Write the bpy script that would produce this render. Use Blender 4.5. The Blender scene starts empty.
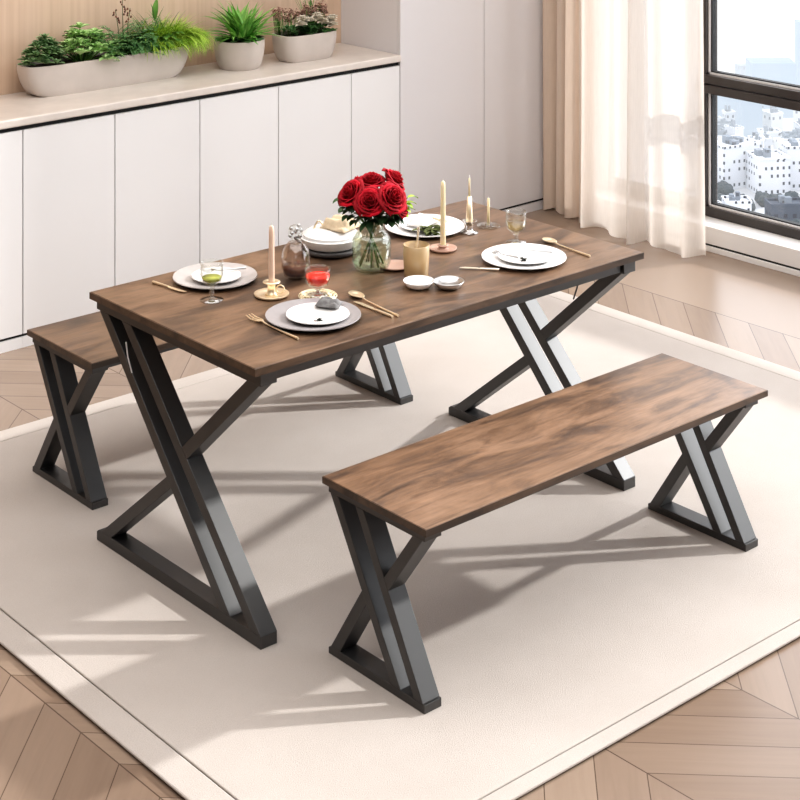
import bpy, bmesh, math, random
from mathutils import Vector, Matrix, noise
random.seed(7)
PI = math.pi
D = bpy.data
C = bpy.context.scene.collection

# ------------------------------------------------------------------ helpers
def link(o):
    C.objects.link(o); return o

def obj(name, bm, mat, parent=None, smooth=False, bevel=0.0, loc=None, rot=None, auto=None):
    bmesh.ops.recalc_face_normals(bm, faces=bm.faces)
    if parent and parent.get('category') == 'plant':
        lim = YB-.012-parent.location.y
        rim = parent.name.split('.')[0] in ('fern', 'spider_plant', 'flowering_succulent', 'succulent')
        for v in bm.verts:
            if rim and v.co.z < .018: v.co.z = .018-.2*(.018-v.co.z) if v.co.z > -.05 else .006
            if v.co.y > lim-.05: v.co.y = lim-.05*math.exp(-(v.co.y-(lim-.05))/.05)
    me = D.meshes.new(name); bm.to_mesh(me); bm.free()
    o = link(D.objects.new(name, me))
    for m in (mat if isinstance(mat, (list, tuple)) else [mat]):
        me.materials.append(m)
    if smooth:
        for p in me.polygons: p.use_smooth = True
    if auto:
        for p in me.polygons: p.use_smooth = True
        me.set_sharp_from_angle(angle=math.radians(auto))
    if bevel:
        b = o.modifiers.new('b', 'BEVEL'); b.width = bevel; b.segments = 2; b.limit_method = 'ANGLE'
        b.harden_normals = False
    if parent: o.parent = parent
    if loc: o.location = loc
    if rot: o.rotation_euler = rot
    return o

def tag(o, label, cat, group=None):
    o['label'] = label; o['category'] = cat
    if group: o['group'] = group
    return o

def thing(name, label, cat, loc=(0, 0, 0), rz=0, group=None, rot=None):
    o = link(D.objects.new(name, None))
    o.empty_display_size = 0.05
    o.location = loc; o.rotation_euler = rot if rot else (0, 0, rz)
    return tag(o, label, cat, group)

def struct(name, bm, mat, parent=None, **k):
    o = obj(name, bm, mat, parent, **k)
    if not parent: o['kind'] = 'structure'
    return o

def dup(root, loc, rz, label, group=None):
    r = root.copy(); C.objects.link(r); r.location = loc; r.rotation_euler = (0, 0, rz)
    r['label'] = label
    if group: r['group'] = group
    for ch in list(root.children):
        c = ch.copy(); C.objects.link(c); c.parent = r
        for g in list(ch.children):
            d = g.copy(); C.objects.link(d); d.parent = c
    return r

def B(): return bmesh.new()

def box(bm, x0, x1, y0, y1, z0, z1, mi=0):
    v = [bm.verts.new(p) for p in ((x0,y0,z0),(x1,y0,z0),(x1,y1,z0),(x0,y1,z0),(x0,y0,z1),(x1,y0,z1),(x1,y1,z1),(x0,y1,z1))]
    for f in ((0,3,2,1),(4,5,6,7),(0,1,5,4),(1,2,6,5),(2,3,7,6),(3,0,4,7)):
        bm.faces.new([v[i] for i in f]).material_index = mi
    return bm

def prism_x(bm, pts, x0, x1):
    """polygon in (y,z) extruded along x"""
    a = [bm.verts.new((x0, y, z)) for y, z in pts]
    b = [bm.verts.new((x1, y, z)) for y, z in pts]
    bm.faces.new(a); bm.faces.new(b[::-1])
    n = len(pts)
    for i in range(n):
        bm.faces.new((a[i], a[(i+1) % n], b[(i+1) % n], b[i]))
    return bm

def lathe(bm, prof, seg=40, c=(0, 0, 0), closed=False, wob=0, mi=0):
    rings = []
    for r, z in prof:
        if r < 1e-6:
            rings.append([bm.verts.new((c[0], c[1], c[2]+z))])
        else:
            rings.append([bm.verts.new((c[0]+r*(1+wob*math.cos(i*6))*math.cos(2*PI*i/seg), c[1]+r*(1+wob*math.cos(i*6))*math.sin(2*PI*i/seg), c[2]+z)) for i in range(seg)])
    prs = list(zip(rings, rings[1:]))
    if closed: prs.append((rings[-1], rings[0]))
    for a, b in prs:
        if len(a) == 1 and len(b) == 1: continue
        for i in range(seg):
            j = (i+1) % seg
            if len(a) == 1: f = bm.faces.new((a[0], b[i], b[j]))
            elif len(b) == 1: f = bm.faces.new((a[i], a[j], b[0]))
            else: f = bm.faces.new((a[i], a[j], b[j], b[i]))
            f.material_index = mi
    return bm

def tube(bm, pts, r, seg=8, mi=0):
    pts = [Vector(p) for p in pts]
    rs = r if isinstance(r, (list, tuple)) else [r]*len(pts)
    rings = []
    up = Vector((0, 0, 1))
    for i, p in enumerate(pts):
        t = (pts[min(i+1, len(pts)-1)] - pts[max(i-1, 0)]).normalized()
        s = t.cross(up)
        if s.length < 0.05: s = t.cross(Vector((1, 0, 0)))
        s.normalize(); n = s.cross(t)
        rings.append([bm.verts.new(p + rs[i]*(math.cos(2*PI*k/seg)*s + math.sin(2*PI*k/seg)*n)) for k in range(seg)])
    for a, b in zip(rings, rings[1:]):
        for k in range(seg):
            bm.faces.new((a[k], a[(k+1) % seg], b[(k+1) % seg], b[k])).material_index = mi
    bm.faces.new(rings[0][::-1]).material_index = mi
    bm.faces.new(rings[-1]).material_index = mi
    return bm

def blade(bm, base, az, el, L, w, droop, fold=0.25, seg=6, shape='leaf', mi=0, twist=0):
    """a single curved leaf: ribbon with a centre fold"""
    p = Vector(base); e = el
    rows = []
    for i in range(seg+1):
        s = i/seg
        if shape == 'leaf': ww = w*math.sin(PI*min(1, max(0.02, s*0.97+0.03)))**0.75
        elif shape == 'round': ww = w*math.sqrt(max(0.0, 1-(2*max(s, .04)-1)**2))
        else: ww = w*(1-s**2.2)*(0.6+0.4*min(1, s*3))
        if i == seg: ww = w*0.02
        d = Vector((math.cos(az)*math.cos(e), math.sin(az)*math.cos(e), math.sin(e)))
        side = Vector((-math.sin(az), math.cos(az), 0))
        nrm = side.cross(d)*-1
        side = (side*math.cos(twist)+nrm*math.sin(twist))
        rows.append([bm.verts.new(p - side*ww/2 + nrm*ww*fold), bm.verts.new(p), bm.verts.new(p + side*ww/2 + nrm*ww*fold)])
        p = p + d*(L/seg)
        e -= droop/seg
    for a, b in zip(rows, rows[1:]):
        for k in (0, 1):
            bm.faces.new((a[k], a[k+1], b[k+1], b[k])).material_index = mi
    return p

# ------------------------------------------------------------------ materials
def mat(name, col, rough=0.5, metal=0.0, spec=0.5, **kw):
    m = D.materials.new(name); m.use_nodes = True
    b = m.node_tree.nodes['Principled BSDF']
    b.inputs['Base Color'].default_value = (*col, 1)
    b.inputs['Roughness'].default_value = rough
    b.inputs['Metallic'].default_value = metal
    b.inputs['Specular IOR Level'].default_value = spec
    for k, v in kw.items():
        b.inputs[k.replace('_', ' ')].default_value = v
    return m

class NT:
    def __init__(s, m): s.m = m; s.t = m.node_tree; s.n = s.t.nodes; s.b = s.n.get('Principled BSDF')
    def new(s, ty, **kw):
        x = s.n.new(ty)
        for k, v in kw.items(): setattr(x, k, v)
        return x
    def L(s, a, b): s.t.links.new(a, b)
    def math(s, op, a, b=None, c=None):
        x = s.new('ShaderNodeMath', operation=op)
        for i, v in enumerate((a, b, c)):
            if v is None: continue
            if isinstance(v, (int, float)): x.inputs[i].default_value = v
            else: s.L(v, x.inputs[i])
        return x.outputs[0]
    def coord(s, which='Object', scale=(1, 1, 1), loc=(0, 0, 0)):
        tc = s.new('ShaderNodeTexCoord'); mp = s.new('ShaderNodeMapping')
        mp.inputs['Scale'].default_value = scale; mp.inputs['Location'].default_value = loc
        s.L(tc.outputs[which], mp.inputs['Vector']); return mp.outputs[0]
    def noise(s, vec, scale, detail=4, rough=.55, dist=0):
        x = s.new('ShaderNodeTexNoise'); x.inputs['Scale'].default_value = scale
        x.inputs['Detail'].default_value = detail; x.inputs['Roughness'].default_value = rough
        x.inputs['Distortion'].default_value = dist
        s.L(vec, x.inputs['Vector']); return x.outputs['Fac']
    def ramp(s, fac, stops):
        r = s.new('ShaderNodeValToRGB'); e = r.color_ramp.elements
        e[0].position = stops[0][0]; e[0].color = (*stops[0][1], 1)
        e[1].position = stops[-1][0]; e[1].color = (*stops[-1][1], 1)
        for p, c in stops[1:-1]:
            q = e.new(p); q.color = (*c, 1)
        s.L(fac, r.inputs['Fac']); return r.outputs['Color']
    def mix(s, fac, a, b, blend='MIX'):
        x = s.new('ShaderNodeMix', data_type='RGBA', blend_type=blend)
        for i, v in ((0, fac), (6, a), (7, b)):
            if isinstance(v, (int, float)): x.inputs[i].default_value = v
            elif isinstance(v, tuple): x.inputs[i].default_value = (*v, 1)
            else: s.L(v, x.inputs[i])
        return x.outputs[2]
    def bump(s, h, strength=.2, dist=.002):
        b = s.new('ShaderNodeBump'); b.inputs['Strength'].default_value = strength
        b.inputs['Distance'].default_value = dist
        s.L(h, b.inputs['Height']); s.L(b.outputs[0], s.b.inputs['Normal'])

def wood(name, seed, tone=1.0, edge=False):
    m = mat(name, (.3, .17, .09), .38)
    t = NT(m)
    v1 = t.coord(scale=(1.6, 5.0, 5.0), loc=(seed, seed*.7, seed))
    big = t.noise(v1, 1.6, 5, .6, 1.1)
    v2 = t.coord(scale=(3.0, 70, 70), loc=(seed*2, 0, 0))
    fine = t.noise(v2, 1.5, 4, .6, .2)
    v3 = t.coord(scale=(2.2, 9.0, 9), loc=(seed+4, seed, 2))
    mid = t.noise(v3, 2.2, 6, .65, .8)
    c = lambda r, g, b: (r*tone, g*tone, b*tone)
    col = t.ramp(big, [(.30, c(.075, .046, .031)), (.40, c(.14, .085, .055)), (.50, c(.25, .147, .087)), (.62, c(.335, .205, .128)), (.74, c(.20, .122, .078))])
    midc = t.ramp(mid, [(.32, (.45, .43, .42)), (.46, (.86, .86, .86)), (.6, (1.0, 1.0, 1.0)), (.75, (1.18, 1.14, 1.08))])
    col = t.mix(.85, col, midc, 'MULTIPLY')
    fc = t.ramp(fine, [(.3, (.74, .72, .70)), (.55, (1, 1, 1)), (.8, (1.12, 1.1, 1.08))])
    col = t.mix(.8, col, fc, 'MULTIPLY')
    t.L(col, t.b.inputs['Base Color'])
    rg = t.math('MULTIPLY_ADD', mid, .2, .28)
    t.L(rg, t.b.inputs['Roughness'])
    t.b.inputs['Coat Weight'].default_value = .35; t.b.inputs['Coat Roughness'].default_value = .28
    t.bump(fine, .15, .001)
    return m

M = {}
M['table_wood'] = wood('table wood', 3.1, .70)
M['bench_wood'] = wood('bench wood', 11.4, .95)
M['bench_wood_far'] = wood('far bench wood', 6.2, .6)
M['edge_wood'] = wood('slab edge wood', 1.2, .36)
# black powder coat
m = mat('black powder coated steel', (.0045, .004, .004), .46, .0, .5, IOR=1.98)
t = NT(m); t.bump(t.noise(t.coord(scale=(1, 1, 1)), 900, 2), .12, .0004)
M['steel'] = m
M['black'] = mat('matte black', (.006, .006, .006), .7)
# whites
def subtle(name, col, rough, sc=3, amt=.06, bump=0, spec=.4):
    m = mat(name, col, rough, 0, spec); t = NT(m)
    n = t.noise(t.coord(), sc, 3)
    c = t.ramp(n, [(.3, tuple(x*(1-amt) for x in col)), (.7, tuple(min(1, x*(1+amt)) for x in col))])
    t.L(c, t.b.inputs['Base Color'])
    if bump: t.bump(t.noise(t.coord(), 400, 3), bump, .001)
    return m
M['cabinet'] = subtle('white lacquer door', (.78, .77, .77), .35, 1.2, .02)
M['tall'] = subtle('tall white panel', (.72, .70, .71), .45, 1, .02)
M['counter'] = subtle('cream stone counter', (.68, .62, .57), .3, 14, .05)
M['wall_taupe'] = subtle('taupe plaster', (.25, .225, .21), .85, 2, .03)
M['wall_white'] = subtle('white plaster', (.82, .80, .78), .8, 2, .02)
M['frame'] = subtle('dark bronze window frame', (.055, .046, .042), .35, 8, .1)
M['gasket'] = mat('black gasket', (.01, .01, .01), .6)
M['framelight'] = mat('pale metal and sash highlight', (.75, .72, .7), .35)
M['pottery'] = subtle('cream matte planter', (.58, .52, .475), .55, 9, .05, .12)
M['soil'] = subtle('dark soil', (.02, .013, .009), .95, 60, .5, .6)
# beige wall with faint vertical panelling
m = mat('beige wood panelling', (.62, .44, .31), .6); t = NT(m)
n = t.noise(t.coord(scale=(30, 30, .4)), 1.5, 4)
c = t.ramp(n, [(.32, (.62, .455, .33)), (.5, (.66, .49, .365)), (.7, (.70, .53, .40))])
t.L(c, t.b.inputs['Base Color']); t.bump(n, .2, .002)
M['beige'] = m
# chevron floor
m = mat('chevron oak floor', (.5, .35, .25), .32); t = NT(m)
tc = t.new('ShaderNodeTexCoord'); sx = t.new('ShaderNodeSeparateXYZ'); t.L(tc.outputs['Object'], sx.inputs[0])
X, Y = sx.outputs[0], sx.outputs[1]
W = .447; PW = .17
k = t.math('DIVIDE', t.math('SUBTRACT', X, 3.07), W)
ci = t.math('FLOOR', k)
fr = t.math('SUBTRACT', k, ci)
par = t.math('ABSOLUTE', t.math('MODULO', ci, 2.0))
tri = t.math('ABSOLUTE', t.math('SUBTRACT', par, fr))          # 0..1 rises on even, falls on odd columns
s = t.math('ADD', Y, t.math('MULTIPLY', tri, W))
q = t.math('DIVIDE', t.math('SUBTRACT', s, .012), PW); qi = t.math('FLOOR', q); qf = t.math('SUBTRACT', q, qi)
def edge(v, w):
    a = t.math('LESS_THAN', v, w); b_ = t.math('GREATER_THAN', v, 1-w); return t.math('MAXIMUM', a, b_)
border = t.math('GREATER_THAN', X, 5.752)
inb = t.math('SUBTRACT', 1.0, border)
ln = t.math('MAXIMUM', edge(qf, .011), edge(fr, .004))
ln = t.math('MULTIPLY', ln, inb)
bl = t.math('LESS_THAN', t.math('ABSOLUTE', t.math('SUBTRACT', X, 5.752)), .0022)
ln = t.math('MAXIMUM', ln, bl)
cv = t.new('ShaderNodeCombineXYZ'); t.L(t.math('MULTIPLY', ci, inb), cv.inputs[0]); t.L(t.math('MULTIPLY', qi, inb), cv.inputs[1])
wn = t.new('ShaderNodeTexWhiteNoise', noise_dimensions='2D'); t.L(cv.outputs[0], wn.inputs['Vector'])
pc = t.ramp(wn.outputs['Value'], [(0, (.245, .175, .13)), (.5, (.285, .21, .16)), (1, (.33, .25, .192))])
# grain runs along each plank: rotate the coordinate by the column's direction
sgn = t.math('SUBTRACT', 1.0, t.math('MULTIPLY', par, 2.0))
al = t.math('SUBTRACT', X, t.math('MULTIPLY', Y, sgn))
ac = t.math('ADD', X, t.math('MULTIPLY', Y, sgn))
gv = t.new('ShaderNodeCombineXYZ'); t.L(t.math('MULTIPLY', al, 1.1), gv.inputs[0]); t.L(t.math('MULTIPLY', ac, 16.0), gv.inputs[1]); t.L(t.math('MULTIPLY', wn.outputs['Value'], 9.0), gv.inputs[2])
g = t.noise(gv.outputs[0], 1.6, 5, .6, .6)
gc = t.ramp(g, [(.3, (.90, .89, .88)), (.55, (1, 1, 1)), (.75, (1.06, 1.06, 1.06))])
col = t.mix(t.math('MULTIPLY', inb, .7), pc, gc, 'MULTIPLY')
col = t.mix(t.math('MULTIPLY', ln, .75), col, (.05, .03, .02))
t.L(col, t.b.inputs['Base Color'])
t.b.inputs['Roughness'].default_value = .27
M['floor'] = m
# rug
m = mat('cream woven rug', (.74, .66, .59), .95, 0, .15); t = NT(m)
n1 = t.noise(t.coord(), 320, 3, .7); n2 = t.noise(t.coord(), 2.2, 3)
c = t.ramp(n2, [(.35, (.535, .487, .45)), (.65, (.58, .532, .495))])
c = t.mix(.5, c, t.ramp(n1, [(.3, (.86, .85, .84)), (.7, (1.06, 1.06, 1.06))]), 'MULTIPLY')
t.L(c, t.b.inputs['Base Color']); t.bump(n1, .45, .003)
M['rug'] = m
m = mat('rug underside shade', (.09, .06, .045), .9); M['rugshade'] = m

def glassy(name, tint, refl=.12, rough=.02, edge_dark=None, dens=None):
    """thin glass: clear transmission mixed with mirror reflection"""
    m = D.materials.new(name); m.use_nodes = True; t = NT(m)
    t.n.remove(t.b); out = t.n['Material Output']
    tr = t.new('ShaderNodeBsdfTransparent'); gl = t.new('ShaderNodeBsdfGlossy')
    gl.inputs['Roughness'].default_value = rough
    gl.inputs['Color'].default_value = (1, 1, 1, 1)
    lw = t.new('ShaderNodeLayerWeight'); lw.inputs['Blend'].default_value = .5
    f3 = t.math('POWER', lw.outputs['Facing'], 2.5)
    if edge_dark:
        c = t.mix(f3, tint, edge_dark); t.L(c, tr.inputs['Color'])
    else: tr.inputs['Color'].default_value = (*tint, 1)
    mx = t.new('ShaderNodeMixShader')
    t.L(t.math('MULTIPLY_ADD', f3, .45, refl), mx.inputs[0])
    t.L(tr.outputs[0], mx.inputs[1]); t.L(gl.outputs[0], mx.inputs[2])
    t.L(mx.outputs[0], out.inputs['Surface'])
    return m
M['pane'] = glassy('window glass', (.97, .98, .99), .02)
M['glass'] = glassy('clear glass', (.975, .98, .97), .05, .03, (.80, .81, .78))
M['glass_bright'] = glassy('bright cut glass', (.93, .93, .91), .30, .08, (.8, .8, .78))
M['vase'] = glassy('vase glass', (.97, .99, .96), .07, .03, (.66, .72, .66))
M['water'] = glassy('water', (.95, .985, .93), .04, .05, (.84, .9, .8))
M['smoke'] = glassy('brown tinted glass', (.99, .965, .945), .08, .03, (.78, .68, .62))
M['amber'] = mat('amber glass', (.74, .54, .30), .25, 0, .6, Transmission_Weight=.35)
M['lime'] = mat('lime drink', (.58, .62, .10), .15, 0, .5, Transmission_Weight=.3)
M['red_drink'] = mat('red drink', (.95, .02, .004), .55, 0, .3)
M['brown_drink'] = mat('brown cocoa drink', (.10, .03, .015), .3)
M['wine'] = glassy('pale gold drink', (.90, .84, .66), .05, .05, (.6, .5, .32))
M['gold'] = mat('brushed gold', (.95, .80, .58), .3, .75)
M['palegold'] = mat('pale gold', (.95, .88, .74), .3, .7)
M['blush'] = subtle('blush ceramic', (.52, .34, .27), .3, 30, .05)
M['cream_brass'] = mat('cream brass', (.95, .86, .62), .35, .35)
M['silver'] = mat('silver', (.62, .63, .64), .28, 1.0)
M['white_cer'] = mat('white porcelain', (.86, .85, .84), .18)
M['grey_cer'] = subtle('grey stoneware', (.32, .30, .305), .32, 30, .05)
M['pinkgrey_cer'] = subtle('pink grey stoneware', (.46, .43, .42), .32, 30, .05)
M['dark_cer'] = subtle('charcoal ceramic', (.10, .095, .095), .4, 30, .1)
M['candle'] = mat('ivory candle wax', (.86, .74, .50), .5, 0, .4, Subsurface_Weight=.3, Subsurface_Radius=(.02, .012, .006))
M['rose_candle'] = mat('blush candle wax', (.80, .58, .45), .5, 0, .4)
M['wick'] = mat('wick', (.9, .88, .84), .8)
M['napkin'] = subtle('beige linen', (.70, .57, .40), .9, 80, .08, .4)
M['grey_napkin'] = subtle('grey linen', (.20, .195, .195), .9, 80, .3, .4)
M['white_napkin'] = subtle('white linen', (.80, .79, .77), .9, 80, .05, .3)
M['herb'] = mat('dark dried herb', (.025, .028, .02), .7)
M['olive'] = subtle('olive herb', (.10, .12, .035), .7, 90, .4)

def leafmat(name, lo, hi, rough=.45, scale=25):
    m = mat(name, lo, rough, 0, .4); t = NT(m)
    n = t.noise(t.coord(), scale, 3)
    gi = t.new('ShaderNodeNewGeometry')
    f = t.math('ADD', t.math('MULTIPLY', n, .55), t.math('MULTIPLY', gi.outputs['Random Per Island'], .45))
    t.L(t.ramp(f, [(.25, lo), (.75, hi)]), t.b.inputs['Base Color'])
    t.b.inputs['Subsurface Weight'].default_value = 0
    return m
M['leaf_dark'] = leafmat('dark green leaf', (.015, .045, .016), (.06, .13, .05))
M['leaf_mid'] = leafmat('mid green leaf', (.05, .15, .03), (.19, .40, .09))
M['leaf_fern'] = leafmat('fern green leaf', (.05, .15, .05), (.20, .40, .15))
M['leaf_pale'] = leafmat('pale sage leaf', (.28, .50, .16), (.66, .86, .44))
M['leaf_lime'] = leafmat('lime green leaf', (.22, .42, .03), (.60, .80, .14))
M['leaf_succ'] = leafmat('succulent leaf', (.08, .18, .07), (.36, .52, .26))
M['leaf_spider'] = leafmat('spider plant leaf', (.08, .30, .04), (.38, .66, .18))
M['bud_brown'] = leafmat('brown bud', (.08, .03, .02), (.25, .10, .06))
M['bud_pink'] = leafmat('dusty pink bud', (.48, .30, .24), (.80, .58, .48))
M['petal_cream'] = leafmat('cream petal', (.60, .55, .45), (.85, .80, .70))
M['rose'] = leafmat('crimson petal', (.28, .001, .009), (.62, .002, .022), .8, 14)
M['stem'] = leafmat('rose stem', (.05, .11, .03), (.16, .26, .07))

def cloth(name, col, transl, transp):
    m = D.materials.new(name); m.use_nodes = True; t = NT(m); t.n.remove(t.b)
    out = t.n['Material Output']
    df = t.new('ShaderNodeBsdfDiffuse'); df.inputs['Color'].default_value = (*col, 1)
    tl = t.new('ShaderNodeBsdfTranslucent'); tl.inputs['Color'].default_value = (*col, 1)
    tr = t.new('ShaderNodeBsdfTransparent')
    wv = t.noise(t.coord(scale=(1, 1, .05)), 260, 2)
    c = t.ramp(wv, [(.3, tuple(x*.94 for x in col)), (.7, col)])
    t.L(c, df.inputs['Color']); t.L(c, tl.inputs['Color'])
    a = t.new('ShaderNodeMixShader'); a.inputs[0].default_value = transl
    t.L(df.outputs[0], a.inputs[1]); t.L(tl.outputs[0], a.inputs[2])
    b = t.new('ShaderNodeMixShader'); b.inputs[0].default_value = transp
    t.L(a.outputs[0], b.inputs[1]); t.L(tr.outputs[0], b.inputs[2])
    t.L(b.outputs[0], out.inputs['Surface'])
    return m
M['sheer'] = cloth('sheer cream curtain', (.80, .73, .665), .5, .14)
M['drape'] = cloth('beige drape', (.76, .63, .525), .28, 0)

# ------------------------------------------------------------------ room
FZ = -.012                     # wood floor; the rug's pile surface is z = 0
WX, WX0 = 6.58, 6.42           # window plane and face of the low ledge
YB, YC = 6.44, 6.0             # back wall, cabinet fronts
XL, YF, ZT = -1.4, -1.6, 3.2
struct('floor', box(B(), XL-.1, WX+.15, YF-.1, YB+.1, FZ-.1, FZ), M['floor'])
struct('ceiling', box(B(), XL-.1, WX+.15, YF-.1, YB+.1, ZT, ZT+.1), M['wall_white'])
struct('wall_back', box(B(), XL, WX+.15, YB, YB+.1, FZ, ZT), M['beige'])
struct('wall_left', box(B(), XL-.1, XL, YF, YB, FZ, ZT), M['wall_taupe'])
struct('wall_front', box(B(), XL, WX+.15, YF-.1, YF, FZ, ZT), M['wall_taupe'])
WY0, WY1 = -1.2, 5.8
bm = B()
box(bm, WX, WX+.15, YF, WY0, FZ, ZT); box(bm, WX, WX+.15, WY1, YB, FZ, ZT)
box(bm, WX, WX+.15, WY0, WY1, 3.1, ZT); box(bm, WX, WX+.15, WY0, WY1, FZ, .105)
struct('wall_right', bm, M['wall_white'])
struct('trim_1', box(B(), WX0, WX, YF, YB, .022, .104), M['wall_white'], bevel=.003)         # low ledge under the window
bm = B(); box(bm, WX0+.004, WX, YF, YB, .012, .024)
struct('trim_2', bm, M['gasket'])
struct('baseboard_right', box(B(), WX0-.006, WX, YF, YB, FZ, .013), M['wall_white'], bevel=.002)
# window: frame, mullions, sashes, panes
win = link(D.objects.new('window_1', None)); win['kind'] = 'structure'; win.location = (WX, 0, 0)
bm = B()
FX0, FX1 = -.03, .06
ys = [WY0, 5.02, WY1]
box(bm, FX0, FX1, WY0, WY1, .105, .15)
box(bm, FX0, FX1, WY0, WY1, 3.05, 3.1)
for yy in (WY0+.025, 5.125, WY1-.025): box(bm, FX0, FX1, yy-.025, yy+.025, .15, 3.05)
obj('window_frame', bm, M['frame'], win, bevel=.003)
bm = B(); box(bm, FX0-.02, FX1, WY0+.05, 5.15, .70, .740); box(bm, FX0-.012, FX1, WY0+.05, 5.15, .744, .785)
obj('mullion', bm, M['frame'], win, bevel=.002)
for (a, b) in ((WY0+.05, 5.10), (5.15, WY1-.05)):
    for (z0, z1) in (((.15, .70), (.785, 3.05)) if a < 5 else ((.15, 3.05),)):
        bm = B(); w = .014
        box(bm, .0, .03, a, b, z0, z0+w); box(bm, .0, .03, a, b, z1-w, z1)
        box(bm, .0, .03, a, a+w, z0, z1); box(bm, .0, .03, b-w, b, z0, z1)
        s_ = obj('sash', bm, M['gasket'], win)
        bm = B(); box(bm, -.012, .0, a, b, z0, z0+.008); box(bm, -.012, 0, b-.007, b, z0, z1)
        obj('sash_highlight', bm, M['framelight'], s_)  # pale strips paint the highlight lines along the sash edges
        obj('glass_pane', box(B(), .012, .018, a+w, b-w, z0+w, z1-w), M['pane'], win)

# ------------------------------------------------------------------ fitted cabinets
def cabinet(x0, x1, z1, name, label, cat, m, group=None, y1=YB, dz0=.035, loc_gap=.0022):
    y1 = y1-.002
    r = thing(name, label, cat, (x0, YC, FZ), 0, group)
    w = x1-x0; h = z1-FZ
    obj('carcass', box(B(), .001, w-.001, .02, y1-YC, .05, h), M['black'] if cat == 'x' else m, r)
    obj('door', box(B(), loc_gap, w-loc_gap, 0, .019, .055, h), m, r, bevel=.0015)
    obj('plinth', box(B(), .0005, w-.0005, .004, .02, 0, .043), m, r)
    b = B(); box(b, .0005, w-.0005, .012, .03, .043, .056); obj('recess', b, M['black'], r)
    return r
seams = [1.68, 2.105, 2.53, 2.957, 3.382, 3.807, 4.232, 4.657, 5.082, 5.383]
cl = {3: 'white flat-fronted base cabinet at the left edge, left of the first full door',
      4: 'white flat-fronted base cabinet under the left half of the long planter',
      5: 'white flat-fronted base cabinet under the right end of the long planter',
      6: 'white flat-fronted base cabinet under the round planter',
      7: 'white flat-fronted base cabinet under the small oblong planter',
      8: 'narrow white base cabinet beside the tall cupboard, last under the counter'}
for i in range(3, 9):
    cabinet(seams[i] if i > 3 else 2.40, seams[i+1], .848, 'base_cabinet', cl[i], 'cabinet', M['cabinet'], 'white base cabinets along the back wall')
cabinet(5.385, 5.943, ZT-.001, 'tall_cupboard', 'tall white cupboard panel where the counter ends, left of the vertical seam', 'cupboard', M['tall'], 'tall white cupboards', loc_gap=.001)
cabinet(5.944, 6.41, ZT-.001, 'tall_cupboard', 'tall white cupboard panel beside the curtain, right of the vertical seam', 'cupboard', M['tall'], 'tall white cupboards')
ct = thing('countertop', 'long cream stone countertop over the white base cabinets, holding the planters', 'countertop', (2.40, YC-.012, .848))
b = B(); box(b, 0, 5.383-2.40, .025, YB-YC+.01, .0, .019); obj('shadow_gap', b, M['black'], ct)
obj('slab', box(B(), -.0, 5.382-2.40, 0, YB-YC+.01, .019, .052), M['counter'], ct, bevel=.006)
CZ = .90

# ------------------------------------------------------------------ rug
r0, r1, q0, q1 = 2.20, 5.41, 2.68, 5.30
rug = thing('rug', 'large cream woven area rug under the table and benches', 'rug', (r0, q0+.02, FZ), math.radians(-1.0))
w_, h_ = r1-r0, q1-q0
obj('rug_shade_backing', box(B(), .006, w_-.006, .006, h_-.006, 0, .004), M['rugshade'], rug)  # dark layer paints the shadow line under the rug's edge
def rrect(bm, x0, x1, y0, y1, z0, z1, rad=.03, n=6):
    pts = []
    for cx, cy, a0 in ((x1-rad, y1-rad, 0), (x0+rad, y1-rad, 90), (x0+rad, y0+rad, 180), (x1-rad, y0+rad, 270)):
        for k in range(n+1):
            a = math.radians(a0+90*k/n); pts.append((cx+rad*math.cos(a), cy+rad*math.sin(a)))
    a = [bm.verts.new((x, y, z0)) for x, y in pts]; b = [bm.verts.new((x, y, z1)) for x, y in pts]
    bm.faces.new(a[::-1]); bm.faces.new(b)
    for i in range(len(pts)):
        j = (i+1) % len(pts); bm.faces.new((a[i], a[j], b[j], b[i]))
    return bm
bd = .085; bn = .05
obj('pile', rrect(B(), bd, w_-bd, bn, h_-bd, .004, .012, .01), M['rug'], rug, bevel=.0025)
bm = B()
n = 0
outer = [(0, 0), (w_, 0), (w_, h_), (0, h_)]; inner = [(bd-.003, bn-.003), (w_-bd+.003, bn-.003), (w_-bd+.003, h_-bd+.003), (bd-.003, h_-bd+.003)]
vo = [bm.verts.new((x, y, .004)) for x, y in outer]; vi = [bm.verts.new((x, y, .004)) for x, y in inner]
uo = [bm.verts.new((x, y, .0115)) for x, y in outer]; ui = [bm.verts.new((x, y, .0115)) for x, y in inner]
for i in range(4):
    j = (i+1) % 4
    bm.faces.new((uo[i], uo[j], ui[j], ui[i])); bm.faces.new((vo[i], vi[i], vi[j], vo[j]))
    bm.faces.new((vo[i], vo[j], uo[j], uo[i])); bm.faces.new((vi[i], ui[i], ui[j], vi[j]))
obj('rug_border', bm, M['rug'], rug, bevel=.004)

# ------------------------------------------------------------------ table & benches
def quad_bar(bm, a, b, hw, x0, x1):
    """bar in the yz plane, horizontal width 2*hw, ends cut level"""
    prism_x(bm, [(a[0]-hw, a[1]), (a[0]+hw, a[1]), (b[0]+hw, b[1]), (b[0]-hw, b[1])], x0, x1)

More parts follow.
